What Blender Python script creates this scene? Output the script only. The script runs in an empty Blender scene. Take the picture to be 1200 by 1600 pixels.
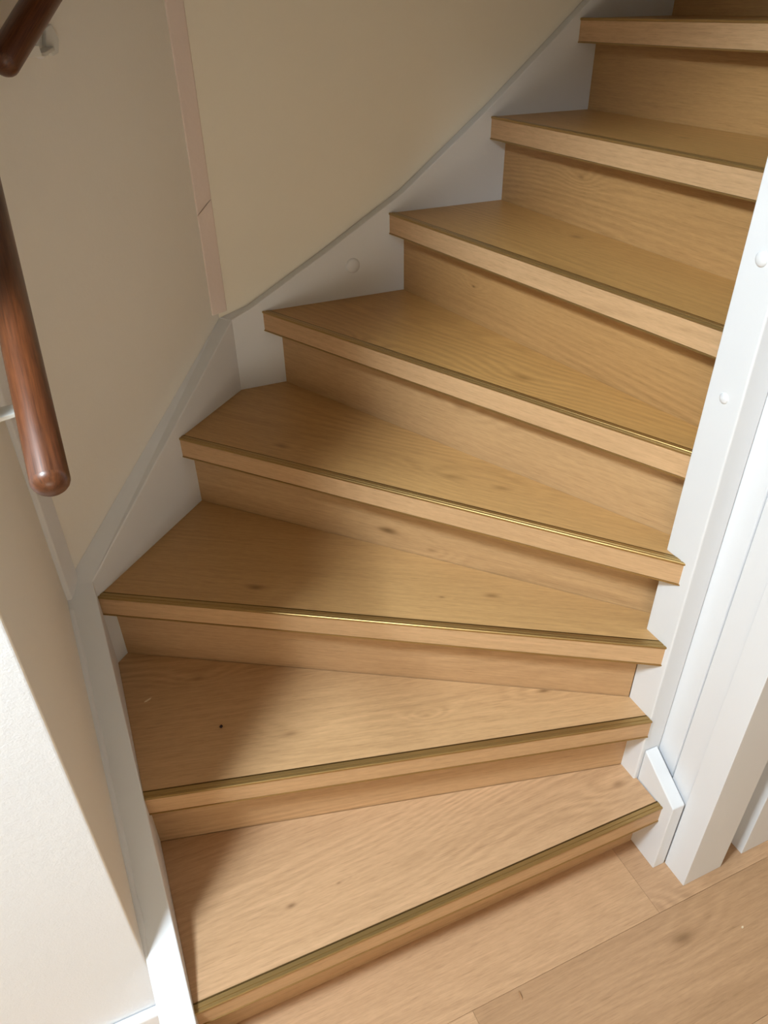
import bpy, bmesh, math, random
from mathutils import Vector, Matrix

S = 0.19                      # one riser height in metres; plans below are in risers
C = bpy.context.scene.collection
scn = bpy.context.scene

# ------------------------------------------------------------------ camera
cam = bpy.data.cameras.new('camera')
cam.sensor_fit = 'VERTICAL'; cam.sensor_height = 24.0
cam.lens = 1150.85 / 1600.0 * 24.0
cam.clip_start = 0.02
co = bpy.data.objects.new('camera', cam); C.objects.link(co)
R = ((0.9159580568597981, -0.2397882407577471, 0.3217490290085234),
     (-0.4009805161721401, -0.5162844931541274, 0.7567462902313495),
     (-0.01534482727002862, -0.8221629532658903, -0.5690453536873511))
M = Matrix([[R[i][0], -R[i][1], -R[i][2], 0] for i in range(3)] + [[0, 0, 0, 1]])
M.translation = Vector((0, 0, 8.197 * S))
co.matrix_world = M
scn.camera = co

# ------------------------------------------------------------------ world, light, exposure
scn.view_settings.view_transform = 'Standard'
scn.view_settings.look = 'None'
scn.view_settings.gamma = 1.0
scn.view_settings.use_curve_mapping = False
scn.view_settings.exposure = 0.2
w = bpy.data.worlds.new('world'); scn.world = w; w.use_nodes = True
bg = w.node_tree.nodes['Background']
bg.inputs['Color'].default_value = (1.0, 0.85, 0.68, 1)
bg.inputs['Strength'].default_value = 0.05

def area(name, loc, target, sx, sy, power, col):
    l = bpy.data.lights.new(name, 'AREA'); l.shape = 'RECTANGLE'; l.size = sx; l.size_y = sy
    l.energy = power; l.color = col
    o = bpy.data.objects.new(name, l); C.objects.link(o)
    o.location = loc
    o.rotation_euler = (Vector(target) - Vector(loc)).to_track_quat('-Z', 'Y').to_euler()
    return o
# the daylight of the hall's high window in the left wall, behind the camera
sun_window = area('window_daylight', (-4.5 * S, 0.65 * S, 13.2 * S), (1.8 * S, 4.0 * S, 0.5 * S), 0.30, 0.42, 57, (0.785, 0.915, 1.0))
sun_window.data.spread = math.radians(150)
# added fill lamp, low behind the camera, to brighten the shaded stairwell walls
area('added_fill', (-1.5 * S, -8.8 * S, 2.2 * S), (0.5 * S, 8 * S, 6 * S), 1.3, 0.6, 12, (1.0, 0.92, 0.78))

# ------------------------------------------------------------------ materials
def node(nt, t, **kw):
    n = nt.nodes.new(t)
    for k, v in kw.items():
        setattr(n, k, v)
    return n
def mathn(nt, op, a, b=None, c=None, clamp=False):
    n = nt.nodes.new('ShaderNodeMath'); n.operation = op; n.use_clamp = clamp
    for i, v in enumerate((a, b, c)):
        if v is None: continue
        if isinstance(v, (int, float)): n.inputs[i].default_value = v
        else: nt.links.new(v, n.inputs[i])
    return n.outputs[0]
def base_mat(name):
    m = bpy.data.materials.new(name); m.use_nodes = True
    return m, m.node_tree, m.node_tree.nodes['Principled BSDF']
def noise(nt, vec, scale3, detail=2.0, rough=0.55, dist=0.0):
    mp = node(nt, 'ShaderNodeMapping'); mp.inputs['Scale'].default_value = scale3
    nt.links.new(vec, mp.inputs['Vector'])
    n = node(nt, 'ShaderNodeTexNoise'); n.inputs['Scale'].default_value = 1.0
    n.inputs['Detail'].default_value = detail; n.inputs['Roughness'].default_value = rough
    n.inputs['Distortion'].default_value = dist
    nt.links.new(mp.outputs[0], n.inputs['Vector'])
    return n.outputs['Fac']

def paint(name, col, rough=0.5, bump=0.0, bscale=300.0, mottle=0.02):
    m, nt, b = base_mat(name)
    b.inputs['Roughness'].default_value = rough
    tc = node(nt, 'ShaderNodeTexCoord')
    f = noise(nt, tc.outputs['Object'], (4, 4, 4), 3.0)
    mix = node(nt, 'ShaderNodeMix', data_type='RGBA')
    mix.inputs[6].default_value = (*[c * (1 - mottle) for c in col], 1)
    mix.inputs[7].default_value = (*[min(1, c * (1 + mottle)) for c in col], 1)
    nt.links.new(f, mix.inputs[0]); nt.links.new(mix.outputs[2], b.inputs['Base Color'])
    if bump:
        g = noise(nt, tc.outputs['Object'], (bscale,) * 3, 2.0)
        g2 = noise(nt, tc.outputs['Object'], (bscale * .3,) * 3, 2.0)
        h = mathn(nt, 'ADD', g, g2)
        bp = node(nt, 'ShaderNodeBump'); bp.inputs['Strength'].default_value = bump
        bp.inputs['Distance'].default_value = 0.002
        nt.links.new(h, bp.inputs['Height']); nt.links.new(bp.outputs[0], b.inputs['Normal'])
    return m

def oak(name, tone=(1, 1, 1), knots=(), seed=0.0, flame=1.0):
    """laminate oak: UV in metres, u along the grain. knots: (u, v, radius, darkness)"""
    m, nt, b = base_mat(name)
    uv = node(nt, 'ShaderNodeUVMap')
    sep = node(nt, 'ShaderNodeSeparateXYZ'); nt.links.new(uv.outputs[0], sep.inputs[0])
    u, v = sep.outputs[0], sep.outputs[1]
    cmb = node(nt, 'ShaderNodeCombineXYZ')
    nt.links.new(u, cmb.inputs[0]); nt.links.new(v, cmb.inputs[1]); cmb.inputs[2].default_value = seed
    vec = cmb.outputs[0]
    tonef = noise(nt, vec, (1.6, 7.0, 1), 2.0)
    broad = noise(nt, vec, (0.75, 4.2, 1), 1.0, 0.4)
    streak = noise(nt, vec, (3.5, 150.0, 1), 3.0, 0.65)
    pores = noise(nt, vec, (22.0, 520.0, 1), 2.0, 0.6)
    fleck = noise(nt, vec, (38.0, 270.0, 1), 2.0, 0.7)
    wob = noise(nt, vec, (7.0, 60.0, 1), 2.0)
    ph = mathn(nt, 'MULTIPLY', broad, 20.0 * flame)
    ph = mathn(nt, 'ADD', ph, mathn(nt, 'MULTIPLY', v, 38.0))
    ph = mathn(nt, 'ADD', ph, mathn(nt, 'MULTIPLY', wob, 0.9))
    spot = None; swirl = None
    for (ku, kv, kr, kd) in knots:
        du = mathn(nt, 'SUBTRACT', u, ku); dv = mathn(nt, 'SUBTRACT', v, kv)
        du = mathn(nt, 'MULTIPLY', du, 0.42)
        d2 = mathn(nt, 'ADD', mathn(nt, 'MULTIPLY', du, du), mathn(nt, 'MULTIPLY', dv, dv))
        g = mathn(nt, 'EXPONENT', mathn(nt, 'MULTIPLY', d2, -1.0 / (kr * 3.2) ** 2))
        ph = mathn(nt, 'ADD', ph, mathn(nt, 'MULTIPLY', g, 2.6))
        swirl = g if swirl is None else mathn(nt, 'MAXIMUM', swirl, g)
        wd = mathn(nt, 'MULTIPLY', d2, mathn(nt, 'ADD', mathn(nt, 'MULTIPLY', wob, 2.2), 0.2))
        k = mathn(nt, 'EXPONENT', mathn(nt, 'MULTIPLY', wd, -1.0 / (kr * .62) ** 2))
        k = mathn(nt, 'MULTIPLY', k, kd)
        spot = k if spot is None else mathn(nt, 'MAXIMUM', spot, k)
    rings = mathn(nt, 'SINE', mathn(nt, 'MULTIPLY', ph, 6.2832))
    ringamt = noise(nt, vec, (1.1, 9.0, 1.7), 1.0)
    ringamt = mathn(nt, 'MULTIPLY', mathn(nt, 'SUBTRACT', ringamt, 0.42, clamp=True), 0.30)
    if swirl is not None: ringamt = mathn(nt, 'ADD', ringamt, mathn(nt, 'MULTIPLY', swirl, 0.028))
    # brightness factor around 1
    f = mathn(nt, 'ADD', 0.775, mathn(nt, 'MULTIPLY', tonef, 0.26))
    f = mathn(nt, 'ADD', f, mathn(nt, 'MULTIPLY', mathn(nt, 'SUBTRACT', streak, 0.5), 0.32))
    f = mathn(nt, 'ADD', f, mathn(nt, 'MULTIPLY', rings, ringamt))
    f = mathn(nt, 'ADD', f, mathn(nt, 'MULTIPLY', mathn(nt, 'SUBTRACT', fleck, 0.5), 0.30))
    pd = mathn(nt, 'MULTIPLY', mathn(nt, 'SUBTRACT', pores, 0.56, clamp=True), 1.0)
    f = mathn(nt, 'SUBTRACT', f, pd)
    f = mathn(nt, 'ADD', f, 0.11)
    if spot is not None:
        f = mathn(nt, 'MULTIPLY', f, mathn(nt, 'SUBTRACT', 1.0, spot))
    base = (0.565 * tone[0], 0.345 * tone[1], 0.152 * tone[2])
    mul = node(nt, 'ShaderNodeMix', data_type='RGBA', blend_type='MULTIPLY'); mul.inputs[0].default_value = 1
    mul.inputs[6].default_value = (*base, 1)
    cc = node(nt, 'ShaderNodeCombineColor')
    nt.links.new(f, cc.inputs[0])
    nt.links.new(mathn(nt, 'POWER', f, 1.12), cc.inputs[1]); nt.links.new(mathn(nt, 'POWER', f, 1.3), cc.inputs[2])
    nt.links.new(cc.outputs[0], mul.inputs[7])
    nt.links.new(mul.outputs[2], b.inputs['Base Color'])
    b.inputs['Roughness'].default_value = 0.42
    b.inputs['Specular IOR Level'].default_value = 0.45
    bp = node(nt, 'ShaderNodeBump'); bp.inputs['Strength'].default_value = 0.12; bp.inputs['Distance'].default_value = 0.001
    nt.links.new(mathn(nt, 'ADD', pores, streak), bp.inputs['Height']); nt.links.new(bp.outputs[0], b.inputs['Normal'])
    return m

def metal(name, col, rough=0.32):
    m, nt, b = base_mat(name)
    b.inputs['Metallic'].default_value = 1.0
    b.inputs['Roughness'].default_value = rough
    tc = node(nt, 'ShaderNodeUVMap')
    f = noise(nt, tc.outputs[0], (6, 900, 1), 2.0)
    mix = node(nt, 'ShaderNodeMix', data_type='RGBA')
    mix.inputs[6].default_value = (*[c * .85 for c in col], 1); mix.inputs[7].default_value = (*[c * 1.12 for c in col], 1)
    nt.links.new(f, mix.inputs[0]); nt.links.new(mix.outputs[2], b.inputs['Base Color'])
    return m

def mahogany(name):
    m, nt, b = base_mat(name)
    tc = node(nt, 'ShaderNodeUVMap')
    a = noise(nt, tc.outputs[0], (30, 500, 1), 3.0)
    l = noise(nt, tc.outputs[0], (5, 22, 1), 3.0)
    f = mathn(nt, 'ADD', mathn(nt, 'MULTIPLY', a, 0.6), mathn(nt, 'MULTIPLY', l, 0.4))
    cr = node(nt, 'ShaderNodeValToRGB')
    cr.color_ramp.elements[0].position = .33; cr.color_ramp.elements[0].color = (0.050, 0.014, 0.0045, 1)
    cr.color_ramp.elements[1].position = .68; cr.color_ramp.elements[1].color = (0.150, 0.046, 0.0145, 1)
    nt.links.new(f, cr.inputs[0]); nt.links.new(cr.outputs[0], b.inputs['Base Color'])
    b.inputs['Roughness'].default_value = 0.38
    b.inputs['Coat Weight'].default_value = 0.2; b.inputs['Coat Roughness'].default_value = 0.18
    return m

WALL = paint('wall_paint', (0.90, 0.865, 0.80), 0.7, 0.10, 260)
HALL = paint('hall_cream_paint', (0.86, 0.76, 0.61), 0.75)
SOFFIT = paint('brown_soffit', (0.22, 0.13, 0.07), 0.6)
STIP = paint('stippled_wall_paint', (0.83, 0.845, 0.875), 0.75, 0.25, 330)
CREAM = paint('cream_wall_paint', (0.91, 0.85, 0.73), 0.7, 0.08, 260)
WHITE = paint('white_lacquer', (0.81, 0.82, 0.845), 0.38, 0.03, 60)
PINK = paint('pinkish_strip_paint', (0.90, 0.775, 0.72), 0.7, 0.15, 120)
GOLD = metal('bronze_aluminium', (0.42, 0.275, 0.105), 0.36)
GOLD.node_tree.nodes['Principled BSDF'].inputs['Metallic'].default_value = 0.75
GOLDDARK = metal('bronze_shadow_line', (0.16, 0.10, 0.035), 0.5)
MAHOG = mahogany('mahogany')
STEEL = paint('grey_bracket_lacquer', (0.74, 0.74, 0.71), 0.4)

# ------------------------------------------------------------------ mesh helpers
rnd = random.Random(7)
def finish(name, bm, mat, parent=None, grain=None, off=(0, 0), bevel=0.0, seg=2, smooth=False):
    """bm is in risers; writes metres, UVs along `grain`, links ONE mesh object"""
    for v in bm.verts: v.co *= S
    bmesh.ops.recalc_face_normals(bm, faces=bm.faces)
    g = Vector(grain if grain else (1, 0, 0)).normalized()
    uvl = bm.loops.layers.uv.new('UVMap')
    for f in bm.faces:
        n = f.normal
        gg = g - n * g.dot(n)
        if gg.length < 0.3:
            gg = n.orthogonal()
        gg.normalize(); t = n.cross(gg)
        if t.z < -0.5 or (abs(t.z) <= .5 and t.y < 0): t = -t
        for lp in f.loops:
            p = lp.vert.co
            lp[uvl].uv = (p.dot(gg) + off[0], p.dot(t) + off[1])
        f.smooth = smooth
    me = bpy.data.meshes.new(name); bm.to_mesh(me); bm.free()
    me.materials.append(mat)
    o = bpy.data.objects.new(name, me); C.objects.link(o)
    if parent: o.parent = parent
    if bevel:
        b = o.modifiers.new('bevel', 'BEVEL'); b.width = bevel; b.segments = seg; b.limit_method = 'ANGLE'
        b.angle_limit = math.radians(35)
    return o
def prism(poly, z0, z1, bm=None):
    bm = bm or bmesh.new()
    a = [bm.verts.new((x, y, z0)) for x, y in poly]; b = [bm.verts.new((x, y, z1)) for x, y in poly]
    bm.faces.new(a[::-1]); bm.faces.new(b); n = len(poly)
    for i in range(n): bm.faces.new((a[i], a[(i + 1) % n], b[(i + 1) % n], b[i]))
    return bm
def hull2(fa, fb, bm=None):
    """loft between two equally long closed 3D outlines"""
    bm = bm or bmesh.new()
    a = [bm.verts.new(p) for p in fa]; b = [bm.verts.new(p) for p in fb]; n = len(a)
    bm.faces.new(a[::-1]); bm.faces.new(b)
    for i in range(n): bm.faces.new((a[i], a[(i + 1) % n], b[(i + 1) % n], b[i]))
    return bm
def box(x0, x1, y0, y1, z0, z1, bm=None):
    return prism([(x0, y0), (x1, y0), (x1, y1), (x0, y1)], z0, z1, bm)
def thing(name, label, cat, loc=(0, 0, 0), group=None):
    o = bpy.data.objects.new(name, None); C.objects.link(o); o.location = Vector(loc) * S
    o.empty_display_size = .05
    o['label'] = label; o['category'] = cat
    if group: o['group'] = group
    return o
def tag(o, label, cat, kind=None, group=None):
    o['label'] = label; o['category'] = cat
    if kind: o['kind'] = kind
    if group: o['group'] = group
    return o
def structure(name, bm, mat, label, cat, **kw):
    return tag(finish(name, bm, mat, None, **kw), label, cat, 'structure')
def clip(poly, p, d, keep_left=True):
    """half-plane clip of polygon by the line p + t d"""
    out = []; s = 1 if keep_left else -1
    side = lambda q: s * (d[0] * (q[1] - p[1]) - d[1] * (q[0] - p[0]))
    for i in range(len(poly)):
        a, b = poly[i], poly[(i + 1) % len(poly)]; sa, sb = side(a), side(b)
        if sa >= 0: out.append(a)
        if (sa > 0 and sb < 0) or (sa < 0 and sb > 0):
            t = sa / (sa - sb); out.append((a[0] + t * (b[0] - a[0]), a[1] + t * (b[1] - a[1])))
    return out

# ------------------------------------------------------------------ plan (in risers)
XC, YB = -0.49, 8.99                      # stair-side faces of the left and back stringers
AC, AB = (-0.49, 6.74), (1.80, 8.99)      # corners of the three stringers
WX, WY = -0.77, 9.14                      # wall surfaces behind them
WAC, WAB = (-0.77, 6.73), (1.675, 9.14)
NX = 4.50                                 # newel face towards the stair
CORN = 3.65                               # end of the left wall

# floor -------------------------------------------------------------
fl = structure('floor', box(-14, 16, -12, 9.2, -0.6, -0.06), oak('floor_underlay', (.4, .4, .4)),
               'light oak laminate plank floor at the foot of the stairs', 'floor')
FK = [(4.10 * S, 2.69 * S, .010, .75), (4.33 * S, 2.30 * S, .020, .45)]
fmats = [oak('oak_floor_pale', (1.06, 1.06, 1.34), (), 3.1), oak('oak_floor_warm', (.90, .88, 1.08), FK, 5.7, 1.3),
         oak('oak_floor_mid', (.97, .96, 1.22), FK, 8.2)]
G = 0.0012
for row in range(-6, 4):
    y0 = 2.61 + 1.20 * (row - 0); y1 = y0 + 1.20
    joints = {0: [-3.6, 4.28, 12.2], -1: [-6.0, 1.98 - .02, 9.8]}.get(row, [-9 + ((row * 37) % 50) / 10.0, -1 + ((row * 37) % 50) / 10.0, 7 + ((row * 37) % 50) / 10.0])
    xs = [-14] + [x for x in joints if -14 < x < 16] + [16]
    for i in range(len(xs) - 1):
        mi = {(0, 0): 0, (0, 1): 0, (0, 2): 2, (-1, 1): 0, (-1, 2): 1}.get((row, i), rnd.choice((0, 2)))
        bm = box(xs[i] + G, xs[i + 1] - G, y0 + G, y1 - G, -0.06, 0)
        finish('plank', bm, fmats[mi], fl, (1, 0, 0), (0, 0) if row in (0, -1) else (rnd.uniform(-9, 9), rnd.uniform(-9, 9)), bevel=0.0003, seg=1)

# walls -------------------------------------------------------------
wl = structure('wall_left', prism([(WX, CORN), (WX, 6.73), (-9, 6.73), (-9, CORN)], -0.06, 18.6), WALL,
          'off-white wall behind the lower handrail, its stippled hall side brightly lit at lower left', 'wall', bevel=0.004, seg=3)
wl.data.materials.append(STIP)                 # the hall side is covered with stippled wallpaper
for f in wl.data.polygons:
    if f.normal.y < -.9: f.material_index = 1
structure('wall_corner', prism([WAC, WAB, (1.0, 10.2), (-1.6, 7.6)], -0.06, 24), WALL,
          'off-white angled wall between the left wall and the cream back wall', 'wall')
structure('wall_back', prism([WAB, (16, WY), (16, 10.2), (1.2, 10.2)], -0.06, 24), CREAM,
          'cream painted back wall rising above the stairs', 'wall')
structure('wall_right', prism([(4.765, 3.325), (16, 3.325), (16, 3.80), (4.765, 3.80)], 0, 18.6), WHITE,
          'white wall end right of the newel post', 'wall', bevel=0.004, seg=3)

# trims -------------------------------------------------------------
structure('trim_1', prism([(4.722, 2.74), (5.27, 2.74), (5.27, 3.30), (4.742, 3.30), (4.742, 3.04), (4.722, 3.04)], 0, 13.5), WHITE,
          'white door casing post standing on the oak floor right of the stairs', 'door casing', bevel=0.0012)
structure('trim_2', prism([(5.60, 2.76), (6.6, 2.76), (6.6, 3.315), (5.60, 3.315)], 0, 13.5), WHITE,
          'second white door casing at the right edge, partly cut by the frame', 'door casing', bevel=0.0012)
structure('trim_3', box(5.28, 5.59, 3.05, 3.315, 0.05, 13.5), WHITE,
          'narrow white recess strip between the two door casings', 'door casing')
structure('trim_4', prism([(-0.775, 6.58), (-0.72, 6.58), (-0.62, 6.81), (-0.66, 6.86), (-0.79, 6.74)], 3.17, 13.5), WHITE,
          'white vertical corner batten behind the lower handrail, resting on the stair stringer', 'batten', bevel=0.0025)
pink = thing('trim_5', 'pinkish cover strip running down the corner between the two stairwell walls', 'corner strip')
pink['kind'] = 'structure'
PS = [(1.572, 9.042), (1.585, 9.028), (1.775, 9.118), (1.785, 9.138), (1.68, 9.139)]
def strip_piece(z0, z1):
    fa = [(x, y, z0 + .0 if z0 < 5.5 else 6.215 + (x - 1.58) * .75) for x, y in PS]
    fb = [(x, y, z1 if z1 > 7 else 6.205 + (x - 1.58) * .75) for x, y in PS]
    finish('strip', hull2(fa, fb), PINK, pink, (0, 0, 1), bevel=.0008)
strip_piece(5.03, 6.2); strip_piece(6.2, 13.5)
structure('baseboard_left', prism([(-9, CORN - 0.10), (-0.78, CORN - 0.10), (-0.78, CORN - .003), (-9, CORN - .003)], 0, 0.62), WHITE,
          'white baseboard along the bright wall at lower left', 'baseboard', bevel=0.004)
structure('ceiling', box(-5.1, 16, -9.3, 3.95, 18.6, 19), HALL, 'white ceiling over the hall', 'ceiling')
structure('wall_front', box(-5.1, 16, -9.3, -9.0, 0, 18.6), HALL, 'off-white hall wall behind the camera', 'wall')
structure('wall_side', box(15.7, 16, -9, 3.3, 0, 18.6), HALL, 'off-white wall at the far end of the hall', 'wall')
structure('wall_window', box(-5.1, -4.8, -9, 3.64, 0, 18.6), HALL, 'off-white left hall wall, outside the frame', 'wall')
structure('added_header', box(-.765, 4.49, 3.62, 3.95, 10.75, 18.6), WALL, 'unseen off-white wall added over the stair opening to shade the upper steps', 'wall')  # added out of view to cut the window light on the upper steps
# unseen soffit added over the stair, dark to keep light off the treads
structure('added_soffit', hull2([(-3, 3.9, 13.2), (-3, 10.2, 13.2), (2.5, 10.2, 13.2), (16, 10.2, 22), (16, 3.9, 22), (2.5, 3.9, 13.2)][:6],
          [(-3, 3.9, 14), (-3, 10.2, 14), (2.5, 10.2, 14), (16, 10.2, 23), (16, 3.9, 23), (2.5, 3.9, 14)]), SOFFIT, 'unseen brown sloping soffit added over the stairs', 'ceiling')

# ------------------------------------------------------------------ the staircase
stair = thing('winder_staircase', 'winding oak-laminate staircase with bronze nosing strips and white stringers', 'staircase', (2, 5, 0))
stair.location = (0, 0, 0)
NOSE = {1: ((XC, 3.24), (4.55, 3.16)), 2: ((XC, 4.80), (NX, 3.55)), 3: ((XC, 6.73), (NX, 3.63)),
        4: ((.755, 8.035), (NX, 3.68)), 5: ((2.195, 8.99), (4.515, 3.935)), 6: ((3.965, 8.99), (4.73, 4.15)),
        7: ((5.38, 8.99), (5.55, 4.86)), 8: ((6.56, 8.99), (6.66, 4.9)), 9: ((7.79, 8.99), (7.80, 4.9))}
OVER = 0.21; TH = 0.255
BACK = {2: ((-.5, 5.005), (NX, 3.80)), 3: ((-.5, 6.94), (NX, 3.93)), 4: ((.905, 8.165), (4.69, 4.10)),
        5: ((2.425, 8.99), (4.68, 4.11)), 6: ((4.175, 8.99), (4.92, 4.32)), 7: ((5.615, 8.99), (5.75, 5.01)),
        8: ((6.84, 8.99), (6.92, 6.0)), 9: ((7.98, 8.99), (8.0, 4.9)), 1: ((-.5, 3.45), (4.59, 3.42))}
RIGHTY = 3.86
REGION = [(XC, 2.0), (NX + .04, 2.0), (NX + .04, RIGHTY), (9.5, RIGHTY), (9.5, YB), AB, AC]
def unit(a, b):
    d = (b[0] - a[0], b[1] - a[1]); l = math.hypot(*d); return (d[0] / l, d[1] / l)
def xs(p, d, q, e):
    den = d[0] * e[1] - d[1] * e[0]
    t = ((q[0] - p[0]) * e[1] - (q[1] - p[1]) * e[0]) / den
    return (p[0] + t * d[0], p[1] + t * d[1])
def end_points(p, d, k):
    """where line p+td leaves the stair space left and right"""
    if k <= 3: l = xs(p, d, (XC, 0), (0, 1))
    elif k == 4: l = xs(p, d, AC, unit(AC, AB))
    else: l = xs(p, d, (0, YB), (1, 0))
    if k == 1: r = xs(p, d, (4.55, 0), (0, 1))
    elif k <= 4: r = xs(p, d, (NX, 0), (0, 1))
    else: r = xs(p, d, (0, RIGHTY), (1, 0))
    return l, r
TK = {1: [(0.56, 3.80, .007, .5), (1.06, 3.82, .004, .4), (4.3, 3.6, .012, .4), (1.85, 3.74, .022, .06)],
      2: [(3.71, 4.37, .010, .55), (1.01, 4.96, .012, .28), (.30, 6.12, .012, .3), (2.4, 4.6, .006, .2)],
      3: [(3.35, 5.0, .011, .45), (1.10, 6.18, .013, .5), (2.86, 5.2, .004, .5)],
      4: [(1.84, 7.31, .013, .38), (3.29, 5.89, .014, .3), (3.66, 5.47, .013, .3)],
      5: [(4.07, 5.88, .016, .3), (3.0, 7.4, .008, .3)], 6: [(5.37, 6.98, .012, .4), (5.95, 6.39, .01, .3)],
      7: [(6.2, 6.5, .012, .3)], 8: [(7.2, 7.0, .01, .2)], 9: []}
def local_knots(lst, g, off, z=None):
    out = []
    for (x, y, r, d) in lst:
        P = Vector((x, y, 0)) * S; gg = Vector((g[0], g[1], 0)); t = Vector((0, 0, 1)).cross(gg)
        if t.y < 0: t = -t
        out.append((P.dot(gg) + off[0], P.dot(t) + off[1], r, d))
    return out
treadobj = {}
for k in range(1, 10):
    L, Rr = NOSE[k]; d = unit(L, Rr)
    nrm = (-d[1], d[0])                          # points up the stair
    off = (k * 1.37, k * 0.71)
    m = oak('oak_tread', {1: (1.03, 1.03, 1.28), 2: (1.04, 1.03, 1.15), 3: (.98, .945, .88), 4: (.955, .90, .78)}.get(k, (.92, .83, .62)), local_knots(TK[k], d, off), k * 2.3, 1.0 if k != 1 else 1.25)  # upper treads darkened in colour for the dimmer upper flight
    front = 0.082                                # bronze strip depth
    p0 = (L[0] + nrm[0] * front, L[1] + nrm[1] * front)
    poly = clip(REGION, p0, d, True)
    if k + 1 in BACK:
        bl, br = BACK[k + 1]; bd = unit(bl, br)
        poly = clip(poly, (bl[0] + bd[1] * .006, bl[1] - bd[0] * .006), bd, False)
    else:
        poly = clip(poly, (9.0, 0), (0, -1), False)
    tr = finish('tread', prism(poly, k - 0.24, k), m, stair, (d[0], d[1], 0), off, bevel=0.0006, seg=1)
    treadobj[k] = tr
    # nosing: cross-section in (s along nrm from the front edge, z)
    def sect(pts):
        fa, fb = [], []
        for s, z in pts:
            q = (L[0] + nrm[0] * s, L[1] + nrm[1] * s)
            l, r = end_points(q, d, k)
            fa.append((l[0], l[1], k + z)); fb.append((r[0], r[1], k + z))
        return fa, fb
    prof = [(0.0815, -0.05), (0.0815, -.004), (0.077, 0.0045), (0.040, 0.0045), (0.036, -0.002), (0.030, -0.002), (0.026, 0.0045),
            (0.006, 0.0045), (0.0, -0.001), (0.0, -0.018), (0.010, -0.024), (0.010, -0.05)]
    finish('nosing_profile', hull2(*sect(prof)), GOLD, tr, (d[0], d[1], 0), off)
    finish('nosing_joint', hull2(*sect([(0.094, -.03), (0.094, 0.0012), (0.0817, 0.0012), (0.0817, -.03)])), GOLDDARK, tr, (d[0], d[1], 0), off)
    mi = oak('oak_nosing', (1.0, 1.0, 1.16) if k < 3 else (1.05, 1.075, 1.28), (), k * 4.1 + .5, .6)
    finish('nosing_insert', hull2(*sect([(0.009, -0.0245), (0.009, -TH + .016), (0.06, -TH + .016), (0.06, -0.0245)])), mi, tr, (d[0], d[1], 0), (k * .9, 1.3))
    finish('nosing_lip', hull2(*sect([(0.001, -TH + .014), (0.001, -TH), (OVER + .02, -TH), (OVER + .02, -TH + .014)])), GOLD, tr, (d[0], d[1], 0), off)
RK = {4: [(.50, .045, .013, .6), (.60, .02, .008, .3)], 5: [(.55, .10, .013, .25)], 6: [(.22, .14, .010, .6), (.48, .15, .008, .5), (.28, .08, .005, .6)], 7: [(.3, .1, .008, .3)], 2: [(.44, .11, .005, .6)]}
for k in range(1, 10):
    bl, br = BACK[k]; d = unit(bl, br); nrm = (-d[1], d[0])
    zb, zt = k - 1 - 0.2, k - 0.24
    if k == 1: zb = 0.0
    l, r = end_points(bl, d, k)
    if k == 1: r = (4.545, r[1])
    if k == 4: r = (bl[0] + (4.86 - bl[0]), bl[1] + (4.86 - bl[0]) * d[1] / d[0])
    q = lambda p: (p[0] + nrm[0] * .08, p[1] + nrm[1] * .08)
    off = (k * 2.11 - Vector((bl[0], bl[1], 0)).dot(Vector((d[0], d[1], 0))) * S, 0)
    kn = [(a + k * 2.11, b + (k - 1) * S, c, e) for (a, b, c, e) in RK.get(k, [])]
    m = oak('oak_riser', (.94, .935, 1.08) if k < 4 else (.94, .955, 1.06) if k < 6 else (.83, .775, .70), kn, k * 3.3 + .2, 1.1)  # upper risers' colour darkened to stand in for shade on the upper flight
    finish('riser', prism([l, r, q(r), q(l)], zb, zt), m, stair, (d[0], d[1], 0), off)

# stringers: inner face polyline (plan + z of the top edge), thickness outwards
def stringer(name, inner, outer, zb, mat=WHITE, bevel=0.0022):
    bm = bmesh.new(); n = len(inner); rows = []
    for (a, b) in zip(inner, outer):
        rows.append([bm.verts.new((a[0], a[1], zb(a))), bm.verts.new(a), bm.verts.new(b), bm.verts.new((b[0], b[1], zb(a)))])
    for i in range(n - 1):
        for j in range(4):
            bm.faces.new((rows[i][j], rows[i + 1][j], rows[i + 1][(j + 1) % 4], rows[i][(j + 1) % 4]))
    bm.faces.new(rows[0]); bm.faces.new(rows[-1][::-1])
    bw = bm.edges.layers.float.new('bevel_weight_edge')
    tops = [r[1] for r in rows]
    for e in bm.edges:
        if e.verts[0] in tops and e.verts[1] in tops: e[bw] = 1.0
    o = finish(name, bm, mat, stair, (0, 0, 1), bevel=bevel, seg=3)
    o.modifiers['bevel'].limit_method = 'WEIGHT'
    return o
low = lambda a: max(0.0, a[2] - 2.6)
g_ = 0.001
left_in = [(XC, 2.70, .80), (XC, 3.17, 1.085), (XC, 3.93, 1.53), (XC, 4.80, 2.06), (XC, 5.94, 2.73), (AC[0], AC[1], 3.215)]
left_out = [(WX + g_, y, z + .01) for (_, y, z) in left_in[:-1]] + [(WAC[0] + .002, WAC[1] - .002, 3.235)]
stringer('stringer', left_in, left_out, low)
di = unit(AC, AB)
cor_in = [(AC[0], AC[1], 3.215), (AB[0], AB[1], 4.95)]
cor_out = [(WAC[0] + .002, WAC[1] - .002, 3.235), (WAB[0] + .002, WAB[1] - g_ - .003, 4.95)]
stringer('stringer', cor_in, cor_out, low)
bk = [(AB[0], 4.95), (2.04, 5.05), (3.10, 5.62), (4.18, 6.23), (5.34, 7.09), (6.07, 7.68), (6.68, 8.18), (9.3, 10.3)]
stringer('stringer', [(x, YB, z) for x, z in bk], [(x - (.12 if i == 0 else 0), WY - .012, z + .005) for i, (x, z) in enumerate(bk)], low)
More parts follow.
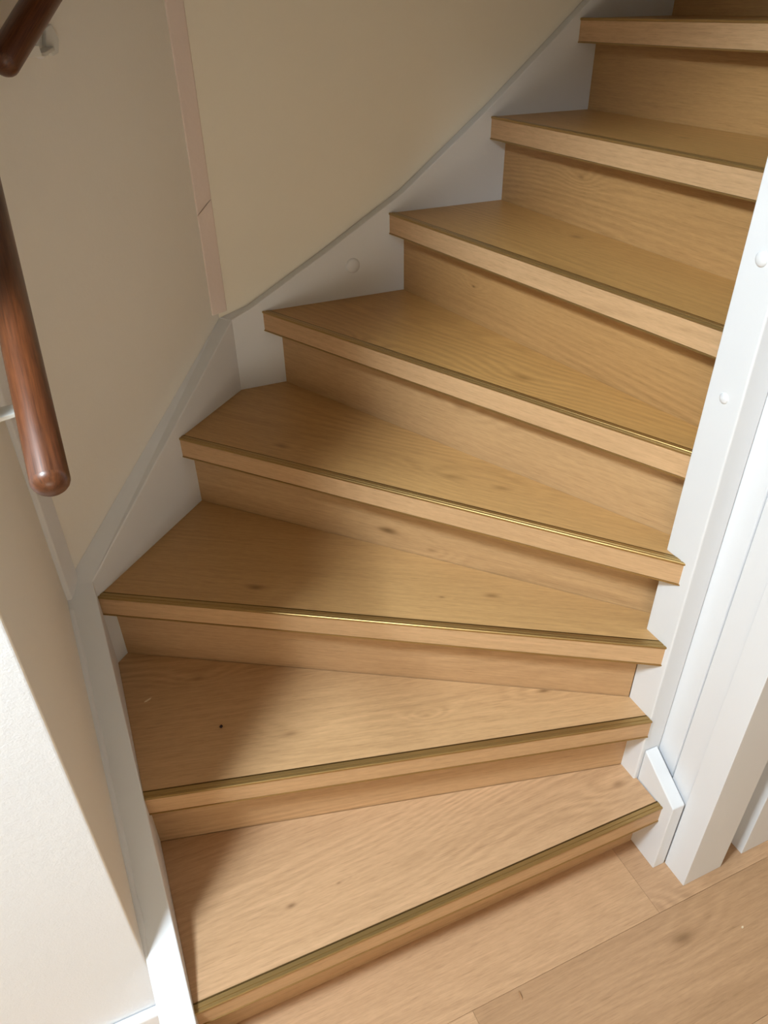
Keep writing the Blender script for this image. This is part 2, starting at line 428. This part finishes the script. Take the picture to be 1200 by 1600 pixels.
# caulk bead where the left stringer meets the wall
bm = bmesh.new(); rows = []
for i in range(25):
    y = 3.655 + i * (6.5 - 3.655) / 24; z = 1.367 + i * (3.07 - 1.367) / 24
    r = (.052 + .005 * math.sin(i * 7.3)) * min(1, .3 + i * .35)
    arc = [(math.cos(t) * r, math.sin(t) * r) for t in [math.pi / 2 * q / 5 for q in range(6)]] + [(0, -.01)]
    rows.append([bm.verts.new((WX + .0006 + a, y, z + b)) for a, b in arc])
for i in range(len(rows) - 1):
    for j in range(7): bm.faces.new((rows[i][j], rows[i][(j + 1) % 7], rows[i + 1][(j + 1) % 7], rows[i + 1][j]))
bm.faces.new(rows[0]); bm.faces.new(rows[-1][::-1])
finish('caulk_bead', bm, WHITE, stair, (0, 1, 0))
# newel post, inner stringer behind it, bottom block
newel = finish('newel_post', box(NX, 4.76, 3.58, 3.93, 0, 13.3), WHITE, stair, (0, 0, 1), bevel=0.003, seg=3)
finish('inner_stringer', hull2([(4.60, 3.84, 2.2), (9, 3.84, 7), (9, 3.84, 9.8), (4.60, 3.84, 5.6)], [(4.60, 3.93, 2.2), (9, 3.93, 7), (9, 3.93, 9.8), (4.60, 3.93, 5.6)]), WHITE, stair, (1, 0, 0), bevel=.001)
finish('stringer_block', hull2([(4.55, 3.04, 0), (4.55, 3.575, 0), (4.55, 3.575, 1.475), (4.55, 3.04, 1.125)],
                               [(4.712, 3.04, 0), (4.712, 3.575, 0), (4.712, 3.575, 1.475), (4.712, 3.04, 1.125)]), WHITE, stair, (0, 1, 0), bevel=0.0022, seg=3)
# screw caps: shallow domes
def cap(center, normal, r, parent):
    bm = bmesh.new()
    bmesh.ops.create_uvsphere(bm, u_segments=24, v_segments=12, radius=1.0)
    bmesh.ops.delete(bm, geom=[v for v in bm.verts if v.co.z < -.01], context='VERTS')
    q = Vector(normal).to_track_quat('Z', 'Y').to_matrix().to_4x4()
    bmesh.ops.transform(bm, matrix=Matrix.Translation(Vector(center)) @ q @ Matrix.Diagonal((r, r, r * .42, 1)), verts=bm.verts)
    return finish('screw_cap', bm, WHITE, parent, (1, 0, 0), smooth=True)
cap((NX, 3.75, 5.61), (-1, 0, 0), .045, newel)
cap((NX, 3.75, 6.68), (-1, 0, 0), .055, newel)
bs = [o for o in stair.children if o.name.startswith('stringer') and 'block' not in o.name]
cap((3.45, YB, 5.41), (0, -1, 0), .095, bs[-1])

# ------------------------------------------------------------------ handrails
def rod(name, a, b, r, mat, parent, round_end=True):
    a, b = Vector(a), Vector(b); ax = (b - a); ln = ax.length; ax.normalize()
    bm = bmesh.new(); N = 32
    rings = []
    prof = [(-r * math.cos(t), r * math.sin(t)) for t in [math.radians(x) for x in (8, 20, 35, 50, 65, 80)]] if round_end else []
    prof = [(z * .8, q) for z, q in prof] + [(0, r), (ln, r)]
    q = ax.to_track_quat('Z', 'Y').to_matrix()
    for (z, rr) in prof:
        rings.append([bm.verts.new(a + q @ Vector((rr * math.cos(i * 2 * math.pi / N), rr * math.sin(i * 2 * math.pi / N), z))) for i in range(N)])
    for i in range(len(rings) - 1):
        for j in range(N): bm.faces.new((rings[i][j], rings[i][(j + 1) % N], rings[i + 1][(j + 1) % N], rings[i + 1][j]))
    bm.faces.new(rings[0][::-1]); bm.faces.new(rings[-1])
    return finish(name, bm, mat, parent, tuple(ax), smooth=True)
def strap(name, pts, wdir, wid, th, mat, parent):
    """flat bar bent along pts (risers), width along wdir"""
    w_ = Vector(wdir).normalized() * wid / 2
    P = [Vector(p) for p in pts]; bm = bmesh.new(); rows = []
    for i, p in enumerate(P):
        t = (P[min(i + 1, len(P) - 1)] - P[max(i - 1, 0)]).normalized()
        n = t.cross(w_.normalized()).normalized() * th / 2
        rows.append([bm.verts.new(p + s * w_ + u * n) for s, u in ((-1, -1), (1, -1), (1, 1), (-1, 1))])
    for i in range(len(rows) - 1):
        for j in range(4): bm.faces.new((rows[i][j], rows[i][(j + 1) % 4], rows[i + 1][(j + 1) % 4], rows[i + 1][j]))
    bm.faces.new(rows[0][::-1]); bm.faces.new(rows[-1])
    return finish(name, bm, mat, parent, (0, 0, 1), bevel=0.001)

lo = thing('handrail', 'lower reddish-brown round wooden handrail on the left wall, rounded end above the third step', 'handrail')
rod('rail', (-.283, 3.27, 6.405), (-.283, 6.3, 8.16), .089, MAHOG, lo)
br = strap('bracket', [(WX + .03, 4.05, 6.42), (-.52, 4.05, 6.42), (-.30, 4.05, 6.45), (-.283, 4.05, 6.78)], (0, 1, 0), .13, .03, STEEL, lo)
finish('wall_plate', box(WX + .003, WX + .045, 3.95, 4.15, 6.20, 6.62), STEEL, lo, (0, 0, 1), bevel=.002)

hi = thing('handrail', 'upper dark brown round wooden handrail on the angled wall at top left', 'handrail')
ax = Vector((di[0], di[1], .70)).normalized(); nA = Vector((-di[1], di[0], 0))
A0 = Vector((-.026, 6.954, 7.884))
rod('rail', A0, A0 + ax * 3.2, .114, MAHOG, hi)
strap('bracket', [(.345, 7.80, 7.92), (.24, 7.30, 7.90), (.20, 7.13, 7.905), (.185, 7.10, 7.97)], di + (0,), .15, .03, STEEL, hi)
wp = Vector((.352, 7.835, 7.985)) - nA * .004
finish('wall_plate', hull2([tuple(wp + Vector((di[0], di[1], 0)) * a + Vector((0, 0, b))) for a, b in ((-.08, -.04), (-.03, -.12), (.05, -.10), (.09, 0), (.04, .11), (-.03, .08))],
                           [tuple(wp - nA * .04 + Vector((di[0], di[1], 0)) * a + Vector((0, 0, b))) for a, b in ((-.08, -.04), (-.03, -.12), (.05, -.10), (.09, 0), (.04, .11), (-.03, .08))]), STEEL, hi, (0, 0, 1), bevel=.0015)
cap((.25, 7.34, 7.885), (0, -.3, -1), .035, hi)

# ------------------------------------------------------------------ crumbs of the building work
def chip(name, x, y, z, lx, ly, lz, ang, col, label, cat):
    m = paint(name + '_wood', col, .7, 0, mottle=.15)
    bm = bmesh.new(); bmesh.ops.create_icosphere(bm, subdivisions=1, radius=1)
    r = random.Random(x)
    for v in bm.verts: v.co *= r.uniform(.75, 1.1)
    zmin = min(v.co.z for v in bm.verts)
    bmesh.ops.transform(bm, matrix=Matrix.Translation((x, y, z - zmin * lz)) @ Matrix.Rotation(ang, 4, 'Z') @ Matrix.Diagonal((lx, ly, lz, 1)), verts=bm.verts)
    return tag(finish(name, bm, m), label, cat)
chip('wood_splinter', -.27, 6.02, 2.0, .055, .012, .012, .35, (.80, .62, .38), 'tiny pale wood splinter lying on the second step near the left stringer', 'splinter')
chip('dirt_crumb', .38, 5.34, 2.0, .022, .02, .014, 0, (.03, .012, .01), 'tiny dark crumb lying on the second step', 'crumb')
chip('wood_splinter', 2.46, 2.53, 0.0, .045, .014, .014, 1.4, (.45, .25, .12), 'tiny brown wood splinter lying on the floor in front of the first step', 'splinter')
chip('wood_splinter', 4.98, 2.13, 0.0, .02, .012, .01, .4, (.85, .70, .50), 'tiny pale wood crumb lying on the floor near the door casing', 'splinter')
